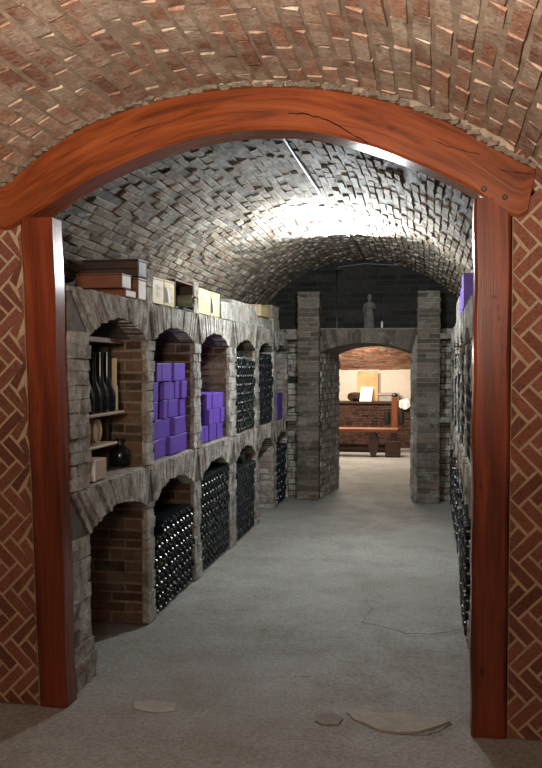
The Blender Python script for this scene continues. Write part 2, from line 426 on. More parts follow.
def post(name, corners_b, corners_t, depth, mat, label):
    """front corners given as (left, right) at bottom and top; chamfered timber"""
    (bl, br), (tl, tr) = corners_b, corners_t
    m = MB(); n = 24; vs = []; uvs = []; fs = []; c = .012
    for i in range(n + 1):
        t = i / n; l = bl.lerp(tl, t); r = br.lerp(tr, t)
        wv = .0025 * math.sin(i * 1.3) + .002 * math.sin(i * .7 + 1)
        l = l + Vector((wv, 0, 0)); r = r + Vector((.003 * math.sin(i * .9 + 2), 0, 0)); z = l.z; w = r.x - l.x
        ring = [(l.x + c, 0, c), (r.x - c, 0, w - c), (r.x, c, w), (r.x, depth, w + depth), (l.x, depth, -depth), (l.x, c, 0)]
        for x, dy, vv in ring: vs.append((x, YF + dy, z)); uvs.append((z, vv))
    for i in range(n):
        for k in range(6):
            k2 = (k + 1) % 6; fs.append((i * 6 + k, i * 6 + k2, (i + 1) * 6 + k2, (i + 1) * 6 + k))
    fs += [tuple(range(5, -1, -1)), tuple(n * 6 + k for k in range(6))]
    m.mesh(vs, fs, 0, uvs)
    o = m.build(name, mat, smooth=True); tag(o, label, 'post'); return o
def fl(px, z): 
    p = onY(px[0], px[1], YF); return Vector((p.x, YF, z if z is not None else p.z))
post('timber_post', (fl((39, 706), 0), fl((66.5, 708), 0)), (fl((20, 218), None), fl((51.5, 218), fl((20, 218), None).z)), .115, 'post_wood_left', 'dark red varnished timber post at the left of the opening')
rp_t = fl((475, 198), None).z
post('timber_post', (fl((470.5, 737), 0), fl((506, 737), 0)), (fl((475, 195), rp_t), fl((512, 195), rp_t)), .14, 'post_wood', 'knotted red timber post at the right of the opening')

# ------------------------------------------------------------------ herringbone facade
def beam_mid(x):
    for i in range(NB):
        a = O_[i].lerp(I_[i], .35); b = O_[i + 1].lerp(I_[i + 1], .35)
        if a.x <= x <= b.x: return a.z + (b.z - a.z) * (x - a.x) / (b.x - a.x)
    return None
xl_o = fl((39, 706), 0).x + .05; xr_o = fl((506, 737), 0).x - .05
def facade_side(sg):
    """solid wall beside a post, its edge following the leaning timber"""
    m = MB(); n = 40; zt = PT[sg][2]
    for i in range(n):
        z0, z1 = zt * i / n, zt * (i + 1) / n
        e0 = PT[sg][0] + (PT[sg][1] - PT[sg][0]) * i / n; e1 = PT[sg][0] + (PT[sg][1] - PT[sg][0]) * (i + 1) / n
        xo = xl - .1 if sg == 'l' else xr + .1; d = -.006 if sg == 'l' else .006
        m.hexa([(xo, YW0, z0), (e0 + d, YW0, z0), (e0 + d, YW1, z0), (xo, YW1, z0), (xo, YW0, z1), (e1 + d, YW0, z1), (e1 + d, YW1, z1), (xo, YW1, z1)], 1)
    return m
PT = {'l': (fl((39, 706), 0).x, fl((20, 218), None).x, fl((20, 218), None).z), 'r': (fl((506, 737), 0).x, fl((512, 195), rp_t).x, rp_t)}
def facade(name, x0, x1, zlo, zhi=2.95, extra=None):
    m = MB()
    xs = [x0 + (x1 - x0) * i / 60 for i in range(61)]
    for a, b in zip(xs, xs[1:]):
        za, zb = zlo(a), zlo(b)
        m.hexa([(a, YW0, za), (b, YW0, zb), (b, YW1, zb), (a, YW1, za), (a, YW0, zhi), (b, YW0, zhi), (b, YW1, zhi), (a, YW1, zhi)], 1)
    return m
def herring(m, x0, x1, ox, side):
    def edge(z): return PT[side][0] + (PT[side][1] - PT[side][0]) * min(z, PT[side][2]) / PT[side][2]
    W = .055; n = 3; g = .0055; ca = math.sqrt(.5)
    for i in range(-80, 80):
        for j in range(-80, 80):
            d = (i - j) % (2 * n)
            if d == 0: r = (i * W, j * W, (i + n) * W, (j + 1) * W)
            elif d == 2 * n - 1: r = (i * W, j * W, (i + 1) * W, (j + n) * W)
            else: continue
            a, b, c, e = r[0] + g, r[1] + g, r[2] - g, r[3] - g
            pts = [(a, b), (c, b), (c, e), (a, e)]
            Q = [((x + y) * ca + ox, (x - y) * ca + 1.0) for x, y in pts]
            # clip polygon to x0..x1, z 0..2.6
            for ax, lim, sg in ((0, x0, 1), (0, x1, -1), (1, .0, 1), (1, 2.6, -1)):
                R2 = []
                for k in range(len(Q)):
                    p, q = Q[k], Q[(k + 1) % len(Q)]
                    pi, qi = (p[ax] - lim) * sg >= 0, (q[ax] - lim) * sg >= 0
                    if pi: R2.append(p)
                    if pi != qi:
                        t = (lim - p[ax]) / (q[ax] - p[ax]); R2.append((p[0] + (q[0] - p[0]) * t, p[1] + (q[1] - p[1]) * t))
                Q = R2
                if not Q: break
            if len(Q) < 3: continue
            if side == 'l': Q = [(min(x, edge(z) - .008), z) for x, z in Q]
            else: Q = [(max(x, edge(z) + .008), z) for x, z in Q]
            if max(x for x, z in Q) - min(x for x, z in Q) < .006: continue
            k = len(Q); h = .004 + R_(-.0015, .0015)
            cx = sum(p[0] for p in Q) / k; cz = sum(p[1] for p in Q) / k
            top = [(p[0] + (cx - p[0]) * .03, YW0 - h, p[1] + (cz - p[1]) * .03) for p in Q]
            bot = [(p[0], YW0 + .002, p[1]) for p in Q]
            m.mesh(top + bot, [tuple(range(k))] + [(q, (q + 1) % k, k + (q + 1) % k, k + q) for q in range(k)], 0)
m = facade_side('l'); herring(m, xl - .1, PT['l'][0] - .008, -1.9, 'l'); struct(m, 'wall_front_left', ['herring_brick', 'herring_mortar'])
m = facade_side('r'); herring(m, PT['r'][0] + .004, xr + .1, .47, 'r'); struct(m, 'wall_front_right', ['herring_brick', 'herring_mortar'])
def up(x):
    z = beam_mid(x)
    return z if z is not None else (PT['l'][2] if x < 0 else PT['r'][2])
m = facade('t', xl - .1, xr + .1, up); struct(m, 'wall_front_upper', ['herring_brick', 'front_vault_mortar'])
# rubbly mortar bead between beam and vault
m = MB()
for i in range(NB * 3):
    if random.random() < .25: continue
    t = i / 3; k = int(t); p = O_[k].lerp(O_[min(k + 1, NB)], t - k); s = R_(.008, .02)
    c = Vector((p.x + R_(-.005, .005), YF + R_(.0, .03), p.z + R_(-.002, .012)))
    P = [c + Vector((sx * s * R_(.7, 1.6), sy * s, sz * s * R_(.4, .9))) for sx, sy, sz in ((-1, -1, -1), (1, -1, -1), (1, 1, -1), (-1, 1, -1), (-1, -1, 1), (1, -1, 1), (1, 1, 1), (-1, 1, 1))]
    m.hexa(P)
struct(m, 'trim_1', 'bead')

# ------------------------------------------------------------------ masonry racks
def yL(px): return onX(px, 400, LX).y
def brick_pier(name, parent, xf, xb, y0, y1, z0, z1, base_flare=0, side='niche_brick'):
    sg = 1 if xb > xf else -1; m = MB(); e = .007
    xs = sorted((xf + sg * .012, xb)); m.box(xs[0], xs[1], y0 + e, y1 - e, z0, z1, 2)
    z = z0; r = 0
    while z < z1 - .02:
        h = min(.064 * R_(.85, 1.15), z1 - z); g = .005
        # front plastered face brick
        a, b = sorted((xf + R_(-.005, .005), xf + sg * .028)); fl_ = base_flare * max(0, 1 - (z - z0) / .25)
        if fl_: a, b = (a, b + fl_) if sg < 0 else (a - fl_, b)
        ya_, yb_ = y0 + R_(-.005, .004), y1 + R_(-.004, .005); q_ = .0015
        nn_ = 2 if (y1 - y0) > .16 else 1; ym_ = ya_ + (yb_ - ya_) * R_(.35, .65)
        for u0_, u1_ in ([(ya_, ym_ - .002), (ym_ + .002, yb_)] if nn_ == 2 else [(ya_, yb_)]): m.box(a + R_(-.003, .003), b, u0_, u1_, z + q_, z + h - q_, 0, .005)
        # two header bricks of the side
        d = abs(xb - xf); x = .03; first = True; g = .007
        while x < d - .02:
            w = R_(.19, .23) if not (first and r % 2) else .11; first = False; w = min(w, d - x)
            a, b = sorted((xf + sg * (x + .005), xf + sg * (x + w - .005))); x += w
            m.box(a, b, y0 + R_(-.003, .003), y1 + R_(-.003, .003), z + g, z + h - g, 1, .004)
        z += h; r += 1
    return m.build(name, ['plaster_brick', side, 'niche_mortar'], parent)

def arch_band(parent, xf, xb, y0, y1, ya, yb, zs, zc, zt):
    """masonry over one bay: y0..y1 the opening, ya..yb out to pier centres"""
    sg = 1 if xb > xf else -1; m = MB(); w = y1 - y0
    r = ((w / 2) ** 2 + (zc - zs) ** 2) / (2 * (zc - zs)); mid = (y0 + y1) / 2
    def az(y): return zs if (y <= y0 or y >= y1) else zc - r + math.sqrt(max(0, r * r - (y - mid) ** 2))
    N = 14; ys = [ya, y0] + [y0 + w * i / N for i in range(1, N)] + [y1, yb]
    xi = xf + sg * .006
    for a, b in zip(ys, ys[1:]):
        if b - a < 1e-4: continue
        za, zb = az(a) if a > y0 else zs, az(b) if b < y1 else zs
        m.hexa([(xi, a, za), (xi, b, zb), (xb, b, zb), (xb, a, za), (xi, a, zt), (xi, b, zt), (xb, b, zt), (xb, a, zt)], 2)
    n = max(10, round((yb - ya) / .04)); 
    yt = lambda y: mid + (y - mid) * ((yb - ya) / w if y < mid or True else 1)
    for i in range(n):
        a = y0 + w * (i + .03) / n; b = y0 + w * (i + .97) / n
        ta, tb = ya + (yb - ya) * (i + .02) / n, ya + (yb - ya) * (i + .98) / n
        pr = R_(-.002, .009); dz = R_(-.004, .010)
        xo = xf - sg * pr; xd = xf + sg * .10
        za, zb = az(a) - dz, az(b) - dz; top = zt + .026 - R_(.0, .012)
        P = [(xo, a, za), (xo, b, zb), (xd, b, zb), (xd, a, za), (xo + R_(-.003, .003), ta, top), (xo + R_(-.003, .003), tb, top), (xd, tb, top), (xd, ta, top)]
        m.hexa(P, 0)
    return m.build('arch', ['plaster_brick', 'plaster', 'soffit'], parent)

def slab(parent, xf, xb, y0, y1, z0, z1, name='shelf', step=.11):
    sg = 1 if xb > xf else -1; m = MB(); n = max(2, int((y1 - y0) / step))
    ys = [y0 + (y1 - y0) * i / n for i in range(n + 1)]; xo = [xf + sg * R_(.004, .012) for _ in ys]; zo = [z1 + R_(-.004, .004) for _ in ys]
    vs = []
    for y, x, z in zip(ys, xo, zo): vs += [(x, y, z0), (x, y, z - .008), (x + sg * .01, y, z), (xb, y, z), (xb, y, z0)]
    fs = [(i * 5 + k, i * 5 + (k + 1) % 5, (i + 1) * 5 + (k + 1) % 5, (i + 1) * 5 + k) for i in range(n) for k in range(5)]
    fs += [(0, 1, 2, 3, 4), tuple(n * 5 + k for k in range(4, -1, -1))]
    m.mesh(vs, fs, 0); return m.build(name, 'plaster', parent, smooth=True)

# left rack: pier boundaries read along its front plane
LP = [(YW1 + .012, yL(90)), (yL(147), yL(154)), (yL(194.5), yL(201)), (yL(229.5), yL(236)), (yL(255.5), yL(259)), (yL(273.5), yL(276.5)), (YE - .11, YE - .02)]
LZ = [(.715, .80), (.705, .818), (.705, .822), (.705, .82), (.70, .81), (.70, .81)]
UZ = [(1.70, 1.805), (1.705, 1.80), (1.70, 1.80), (1.69, 1.785), (1.69, 1.785), (1.69, 1.78)]
def rack(xf, xb, piers, lz, uz, label):
    t = thing('brick_wine_rack', ((xf + xb) / 2, (piers[0][0] + piers[-1][1]) / 2, 0), label, 'wine rack')
    n = len(piers)
    mids = [piers[0][0]] + [(a + b) / 2 for a, b in piers[1:-1]] + [piers[-1][1]]
    zl = .70; 
    for i, (a, b) in enumerate(piers):
        sd = 'plaster_brick' if i >= n - 2 else 'niche_brick'
        brick_pier('pier', t, xf, xb, a, b, 0, max(l[0] for l in lz) + .004, .03 if i == 0 else .012, sd)
        brick_pier('pier', t, xf, xb, a, b, ZM, max(l[0] for l in uz) + .004, 0, sd)
    for i in range(n - 1):
        y0, y1 = piers[i][1], piers[i + 1][0]
        arch_band(t, xf, xb, y0, y1, mids[i], mids[i + 1], lz[i][0], lz[i][1], ZM - .03)
        arch_band(t, xf, xb, y0, y1, mids[i], mids[i + 1], uz[i][0], uz[i][1], ZT - .025)
    slab(t, xf, xb, piers[0][0], piers[-1][1], ZM - .032, ZM, 'shelf')
    slab(t, xf, xb, piers[0][0], piers[-1][1], ZT - .03, ZT, 'top_ledge')
    return t
lrack = rack(LX, LB, LP, LZ, UZ, 'long grey masonry wine rack with two tiers of arched niches along the left wall')
RPs = [(YW1 + .012, 4.12), (5.0, 5.14), (6.06, 6.17), (7.10, 7.21), (8.15, 8.26), (9.20, 9.31), (YE - .13, YE - .02)]
rrack = rack(RX, RB, RPs, [(.70, .81)] * 6, [(1.69, 1.79)] * 6, 'grey masonry wine rack seen edge-on along the right wall')
# stubs and parapets standing on the left rack's top
def stub(px0, px1, pytop, depth=.22, parent=lrack, name='pier_cap', X=LX - .012, mat=('plaster_brick', 'plaster')):
    y0, y1 = onX(px0, 300, X).y, onX(px1, 300, X).y; z1 = onX((px0 + px1) / 2, pytop, X).z
    m = MB(); z = ZT - .004; m.box(X - depth + .002, X - .012, y0 + .008, y1 - .008, ZT - .005, z1 - .006, 1)
    while z < z1 - .02:
        h = (z1 - ZT + .004) * (1 if z1 - ZT < .2 else .5); n = 1
        for k in range(n):
            a = y0 + (y1 - y0) * k / n; b = y0 + (y1 - y0) * (k + 1) / n
            m.box(X - depth, X + R_(-.004, .006), a + .003, b - .003, z + .001, z + h - .001, 0, .009)
        z += h
    return m.build(name, list(mat), parent)
stub(146.5, 152, 269); stub(193.5, 197.5, 282); stub(220.5, 230.5, 302)
stub(231, 256, 303, .3, lrack, 'parapet'); stub(257, 272, 318, .3, lrack, 'parapet'); stub(272.5, 278.5, 306, .3, lrack, 'parapet')
# stub on right rack
m = MB(); m.box(RX, RX + .2, 7.6, 8.3, ZT - .004, 2.11, 0, .006); m.build('pier_cap', 'plaster_brick', rrack)

# brick back walls of the niches
def wallX(name, X, sg, y0, y1, z0, z1, mats):
    m = MB(); m.quad([(X, y0, z0), (X, y1, z0), (X, y1, z1), (X, y0, z1)], 1)
    bricks(m, lambda u, v, h: (X + sg * h, u, v), y0, y1, z0, z1, .22, .068, .012, .006, .003, .004)
    return struct(m, name, mats)
wallX('wall_left', LB + .004, 1, YW1, YE, 0, ZT + .1, ['niche_brick', 'niche_mortar'])
wallX('wall_right', RB - .004, -1, YW1, YE, 0, ZT + .1, ['niche_brick', 'niche_mortar'])

# ------------------------------------------------------------------ end wall with doorway
xj0, xj1 = onY(320.5, 400, YD).x, onY(412, 400, YD).x            # front edges of opening
xk0, xk1 = onY(339, 400, YD2).x, onY(411, 400, YD2).x            # rear edges
ZLED = onY(368, 328, YD).z
zA, zB = onY(320, 352, YD).z, onY(366, 342.5, YD).z
zA2, zB2 = onY(339, 354.5, YD2).z, onY(375, 346.5, YD2).z
mid0 = (xj0 + xj1) / 2; hw0 = (xj1 - xj0) / 2
def arcz(t, zs, zc, hw):   # t in -1..1
    r = (hw * hw + (zc - zs) ** 2) / (2 * (zc - zs)); return zc - r + math.sqrt(max(0, r * r - (t * hw) ** 2))
m = MB(); N = 20
# upper dark wall
X0, X1 = LB - .2, RB + .2
def wy(u, v, h): return (u, YE - h, v)
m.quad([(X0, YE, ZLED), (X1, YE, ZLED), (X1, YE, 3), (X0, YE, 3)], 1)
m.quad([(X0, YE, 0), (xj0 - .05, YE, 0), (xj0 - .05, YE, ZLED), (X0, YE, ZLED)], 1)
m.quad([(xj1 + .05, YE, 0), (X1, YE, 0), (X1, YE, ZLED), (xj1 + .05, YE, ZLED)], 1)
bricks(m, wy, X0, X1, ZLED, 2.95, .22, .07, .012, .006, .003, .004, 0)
struct(m, 'wall_end_upper', ['end_brick', 'end_mortar'])
m = MB()
bricks(m, wy, X0, xj0 - .06, 0, ZLED, .22, .07, .005, .006, .005, .005, 0)
bricks(m, wy, xj1 + .06, X1, 0, ZLED, .22, .07, .005, .006, .005, .005, 0)
m.quad([(X0, YE + .002, 0), (xj0 - .05, YE + .002, 0), (xj0 - .05, YE + .002, ZLED), (X0, YE + .002, ZLED)], 1)
struct(m, 'wall_end_lower', ['plaster_brick', 'pillar_mortar'])
# doorway surround: jambs, arch band, ledge
m = MB()
pxl = onY(319.5, 400, YD).x; xpl1 = onY(418, 400, YD).x
for (a, b, a2, b2) in ((xj0 - .16, xj0, xj0 - .16, xk0), (xj1, xj1 + .2, xk1, xj1 + .2)):
    m.hexa([(a, YD + .012, 0), (b, YD + .012, 0), (b2, YD2, 0), (a2, YD2, 0), (a, YD + .012, ZLED - .01), (b, YD + .012, zA), (b2, YD2, zA2), (a2, YD2, ZLED - .01)], 1)
for side, (pa, pb) in enumerate((((xj0, YD), (xk0, YD2)), ((xj1, YD), (xk1, YD2)))):
    A, B = Vector((*pa, 0)), Vector((*pb, 0)); L = (B - A).length; d = (B - A) / L; nn = Vector((d.y, -d.x, 0)) * (1 if side == 0 else -1)
    bricks(m, lambda u, v, h: tuple(A + d * u + nn * h + Vector((0, 0, v))), 0, L, 0, min(zA, zA2) + .02, .21, .07, .008, .006, .005, .006, 2)
# soffit + band core
for i in range(N):
    t0, t1 = -1 + 2 * i / N, -1 + 2 * (i + 1) / N
    hk = (xk1 - xk0) / 2; mk = (xk0 + xk1) / 2
    P = [(mid0 + t0 * hw0, YD + .012, arcz(t0, zA, zB, hw0)), (mid0 + t1 * hw0, YD + .012, arcz(t1, zA, zB, hw0)),
         (mk + t1 * hk, YD2, arcz(t1, zA2, zB2, hk)), (mk + t0 * hk, YD2, arcz(t0, zA2, zB2, hk))]
    Q = [(p[0], p[1], ZLED - .01) for p in P]; m.hexa(P + Q, 1)
nV = 20
for i in range(nV):
    t0, t1 = -1 + 2 * (i + .05) / nV, -1 + 2 * (i + .95) / nV; e = 1.12
    pr = R_(0, .014)
    z0, z1 = arcz(t0, zA, zB, hw0), arcz(t1, zA, zB, hw0)
    f = [(mid0 + t0 * hw0, z0 - .004), (mid0 + t1 * hw0, z1 - .004), (mid0 + t1 * hw0 * e, ZLED - .012 - R_(0, .012)), (mid0 + t0 * hw0 * e, ZLED - .012 - R_(0, .012))]
    m.hexa([(x, YD - pr, z) for x, z in f] + [(x, YD + .1, z) for x, z in f], 0)
struct(m, 'door_1', ['pillar_brick', 'pillar_mortar', 'plaster_brick'])
# ledge slab over the doorway
m = MB(); m.box(xj0 - .14, xj1 + .14, YD - .012, YE - .01, ZLED - .012, ZLED, 0, .003); struct(m, 'trim_2', 'pillar_mortar')
# corner shelves between pillars and racks
for a, b in ((LX - .02, onY(300, 400, YE).x), (onY(438, 400, YE).x, RX + .02)):
    for z in (ONE for ONE in (.965, 1.905)):
        m = MB(); m.box(a, b, YE - .26, YE - .012, z - .06, z, 0, .004); struct(m, 'trim_3', 'pillar_mortar')

def pillar(px0, px1, pytop, label):
    Y0 = 10.22; x0, x1 = onY(px0, 400, Y0).x, onY(px1, 400, Y0).x; z1 = onY((px0 + px1) / 2, pytop, Y0).z
    m = MB(); Y1 = YE - .004; m.box(x0 + .01, x1 - .01, Y0 + .01, Y1, 0, z1 - .01, 1); z = 0; r = 0
    while z < z1 - .02:
        h = min(.056 * R_(.9, 1.1), z1 - z); g = .005; w = x1 - x0
        cuts = [x0, x0 + w * R_(.42, .58), x1] if r % 2 else [x0, x1]
        for a, b in zip(cuts, cuts[1:]):
            m.box(a + (.004 if a > x0 else R_(-.006, .006)), b - (.004 if b < x1 else R_(-.006, .006)), Y0 + R_(-.006, .006), Y1, z + g, z + h - g, 0, .003)
        z += h; r += 1
    o = m.build('brick_pillar', ['pillar_brick', 'pillar_mortar']); return tag(o, label, 'pillar')
pillar(297.5, 319, 291, 'dark brick pillar rising left of the far doorway')
pillar(417, 440, 290, 'dark brick pillar rising right of the far doorway')

# ------------------------------------------------------------------ far room
m = MB(); ys, zs_ = YB, 1.45
# brick vault springing low from the back wall and levelling out towards the doorway
yc = 14.2; hwv = YB - yc + .02; rise = 1.2; rv = (hwv ** 2 + rise ** 2) / (2 * rise); zc0 = 1.45 + rise - rv; am = math.asin(hwv / rv)
def fv(u, v, h):
    if v < 0: return (u, yc + v, zc0 + rv - h)
    a = v / rv; return (u, yc + (rv - h) * math.sin(a), zc0 + (rv - h) * math.cos(a))
grid(m, lambda u, v: fv(u, v, 0), -5, 3, 20, YD2 - yc, am * rv, 40, 1)
bricks(m, fv, -3.0, 1.5, .0, am * rv, .19, .06, .010, .006, .005, .006, 0)
struct(m, 'ceiling', ['far_brick', 'far_mortar'])
m = MB(); m.quad([(-5, YD2 + .01, ZLED - .05), (3, YD2 + .01, ZLED - .05), (3, YD2 + .01, 3), (-5, YD2 + .01, 3)]); m.quad([(-5, YD2 + .01, 0), (xk0 - .05, YD2 + .01, 0), (xk0 - .05, YD2 + .01, ZLED), (-5, YD2 + .01, ZLED)]); m.quad([(xk1 + .05, YD2 + .01, 0), (3, YD2 + .01, 0), (3, YD2 + .01, ZLED), (xk1 + .05, YD2 + .01, ZLED)])
struct(m, 'wall_far_near_side', 'white_wall')
m = MB(); m.quad([(-5, YB, .0), (3, YB, 0), (3, YB, 1.6), (-5, YB, 1.6)]); struct(m, 'wall_far', 'white_wall')
m = MB(); m.quad([(-5, YD2, 0), (-5, YB, 0), (-5, YB, 3), (-5, YD2, 3)]); struct(m, 'wall_far_left', 'white_wall')
m = MB(); m.quad([(3, YD2, 0), (3, YB, 0), (3, YB, 3), (3, YD2, 3)]); struct(m, 'wall_far_right', 'white_wall')
YH = 17.05; ZH = onY(350, 401.5, YH).z
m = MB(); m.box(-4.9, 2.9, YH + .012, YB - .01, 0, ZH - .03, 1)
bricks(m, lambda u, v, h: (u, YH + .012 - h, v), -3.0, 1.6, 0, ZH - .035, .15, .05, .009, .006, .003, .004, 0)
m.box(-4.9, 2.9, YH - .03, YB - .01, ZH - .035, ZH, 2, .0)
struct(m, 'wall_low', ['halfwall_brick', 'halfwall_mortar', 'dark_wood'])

def at(px, py, Y): return onY(px, py, Y)
# pine panel leaning on the wall, and a white sheet in front of it
Yp = YB - .14
a, b = at(357.5, 400, Yp).x, at(378, 400, Yp).x; zt = at(367, 371, Yp).z
t = thing('pine_panel', ((a + b) / 2, Yp, ZH), 'pale pine board standing upright on the low brick wall', 'board')
m = MB(); m.cbox(a, b, Yp, Yp + .02, ZH + .001, zt, .003, 0, 'x'); m.build('board', 'panel_wood', t)
m = MB(); m.cbox(a + .0, a + .03, Yp + .02, Yp + .045, ZH + .002, zt - .02, .003, 0, 'z'); m.build('batten', 'panel_wood', t); m = MB(); m.cbox(b - .03, b, Yp + .02, Yp + .045, ZH + .002, zt - .02, .003, 0, 'z'); m.build('batten', 'panel_wood', t)
Ys = YB - .28; a, b = at(359.5, 400, Ys).x, at(371.5, 400, Ys).x; zt = at(366, 387, Ys).z; sh = .03
m = MB(); m.hexa([(a, Ys - .05, ZH + .001), (b, Ys - .05, ZH + .001), (b, Ys - .044, ZH + .001), (a, Ys - .044, ZH + .001), (a + sh, Ys + .06, zt), (b + sh, Ys + .06, zt), (b + sh, Ys + .066, zt), (a + sh, Ys + .066, zt)])
tag(m.build('paper_sheet', 'paper'), 'white sheet of paper propped against the pine board', 'paper')
# small dark barrel lying on the ledge
c = at(350.5, 397, YH + .12); q = at(357, 393, YH + .3); rr = .085
t = thing('small_keg', (c.x, YH + .12, ZH), 'small dark keg lying on the low wall left of the pine board', 'keg')
d = Vector((.16, .22, 0)); L = d.length; dn = d / L
prof = [(.07, 0), (.072, .01), (.082, .07), (.086, .135), (.082, .20), (.072, .26), (.07, .27)]
def lathe_dir(mb, prof, o, dn, n=18, mi=0):
    side = Vector((0, 0, 1)); oth = dn.cross(side); vs = []; fs = []
    for r, h in prof:
        for k in range(n): vs.append(o + dn * h + side * r * math.sin(2 * math.pi * k / n) + oth * r * math.cos(2 * math.pi * k / n))
    for i in range(len(prof) - 1):
        for k in range(n): k2 = (k + 1) % n; fs.append((i * n + k, i * n + k2, (i + 1) * n + k2, (i + 1) * n + k))
    fs += [tuple(range(n - 1, -1, -1)), tuple(range((len(prof) - 1) * n, len(prof) * n))]
    mb.mesh(vs, fs, mi, [((v - o).dot(dn), v.z * .6) for v in vs])
m = MB(); lathe_dir(m, prof, Vector((c.x, YH + .06, ZH + .087)), dn); kb = m.build('barrel', 'dark_wood', t, smooth=True)
for h in (.035, .22):
    m = MB(); lathe_dir(m, [(.078, h), (.081, h + .008), (.081, h + .018), (.078, h + .026)], Vector((c.x, YH + .06, ZH + .087)), dn); hp = m.build('hoop', 'iron', t, smooth=True); hp.location -= kb.location; hp.parent = kb
# stone trough on the ledge
a, b = at(379, 400, YH + .2).x, at(398.5, 400, YH + .2).x; z1 = at(390, 393, YH + .2).z
m = MB(); m.cbox(a, b, YH + .15, YH + .36, ZH + .001, ZH + (z1 - ZH) * .72, .006); m.cbox(a - .012, b + .012, YH + .135, YH + .375, ZH + (z1 - ZH) * .7, z1, .006)
tag(m.build('stone_trough', 'grey_stone'), 'grey stone block on the low wall right of the pine board', 'block')
# crumpled white cloth at right end
m = MB(); a, b = at(399, 400, YH - .01).x, at(413, 400, YH - .01).x; n = 14
vs = []; 
for k in range(7):
    for i in range(n + 1):
        u = i / n; v = k / 6; X = a + (b - a) * u
        if v < .6: p = (X, YH + .25 - .3 * v / .6, ZH + .016 + .014 * math.sin(u * 9 + k * 1.3) + .035 * math.sin(u * 3) ** 2)
        else: p = (X, YH - .05 - .012 * math.sin(u * 14), ZH + .01 - (v - .6) / .4 * (.10 + .05 * math.sin(u * 4)))
        vs.append(p)
m.mesh(vs, [(k * (n + 1) + i, k * (n + 1) + i + 1, (k + 1) * (n + 1) + i + 1, (k + 1) * (n + 1) + i) for k in range(6) for i in range(n)])
tag(m.build('white_cloth', 'paper', smooth=True), 'crumpled white cloth hanging over the right end of the low wall', 'cloth')
# bench with heavy legs
Yq = 15.2; zb0, zb1 = at(360, 432.5, Yq).z, at(360, 428.5, Yq).z; xb0 = at(322, 430, Yq).x; xb1 = at(398, 430, Yq).x
t = thing('wooden_bench', ((xb0 + xb1) / 2, Yq, 0), 'long orange-brown wooden bench in the room beyond the doorway', 'bench')
m = MB(); m.cbox(xb0, xb1, Yq, Yq + .34, zb0, zb1, .008, 0, 'x'); m.build('seat', 'bench_wood', t)
def leg_round(px):
    c = at(px, 443, Yq + .1); m = MB(); r1, r2 = .085, zb0 / 2
    m.mesh([(c.x + r1 * math.sin(2 * math.pi * k / 24) * 1.0, yy, zb0 / 2 + .002 + (zb0 / 2 - .002) * math.cos(2 * math.pi * k / 24)) for yy in (Yq + .03, Yq + .3) for k in range(24)],
           [tuple(range(24)), tuple(range(47, 23, -1))] + [(k, (k + 1) % 24, 24 + (k + 1) % 24, 24 + k) for k in range(24)], 0, [(k * .02, k * .01) for k in range(48)])
    m.build('leg', 'dark_wood', t)
leg_round(373.5); leg_round(330)
z0, z1 = at(360, 451, Yq).z, at(360, 444.5, Yq).z
m = MB(); lathe_dir(m, [(.0, 0), (.06, 0), (.07, .05), (.07, at(388, 440, Yq).x - xb0 - .05), (.06, at(388, 440, Yq).x - xb0), (0, at(388, 440, Yq).x - xb0)], Vector((xb0, Yq + .17, .13)), Vector((1, 0, 0)), 14); m.build('stretcher', 'dark_wood', t, smooth=True)
m = MB(); a, b = at(385, 440, Yq).x, at(400, 440, Yq).x; m.cbox(a, b, Yq + .02, Yq + .3, .003, at(390, 441, Yq).z, .01, 0, 'x')
m.cbox(a + .1, b - .06, Yq + .06, Yq + .26, at(390, 441.5, Yq).z, zb0, .006, 0, 'z'); m.build('leg', 'dark_wood', t)
# red upright with black fittings behind the bench
Yr = 16.0; a, b = at(391.5, 410, Yr).x, at(397.5, 410, Yr).x; z1 = at(394, 397, Yr).z
t = thing('timber_upright', ((a + b) / 2, Yr, 0), 'reddish wooden upright with black iron fittings behind the bench', 'upright')
m = MB(); m.cbox(a, b, Yr, Yr + .1, .003, z1, .006, 0, 'z'); m.build('shaft', 'bench_wood', t)
m = MB(); m.lathe([(.0, z1), (.05, z1), (.06, z1 + .03), (.045, z1 + .06), (0, z1 + .075)], 14, 0, ((a + b) / 2, Yr + .05, 0), 'z', False); m.build('finial', 'iron', t, smooth=True)
for zz in (at(394, 409, Yr).z, at(394, 427, Yr).z):
    m = MB(); m.cbox(a - .12, b + .1, Yr + .02, Yr + .08, zz - .008, zz + .008, .003, 0, 'x'); m.build('iron_bar', 'iron', t)
for x in (a - .09, b + .055):
    m = MB(); m.lathe([(.0, at(394, 425, Yr).z), (.045, at(394, 424, Yr).z), (.055, at(394, 418, Yr).z), (.045, at(394, 412, Yr).z), (.0, at(394, 411, Yr).z)], 14, 0, (x + .01, Yr + .05, 0), 'z', False); m.build('weight', 'iron', t, smooth=True)
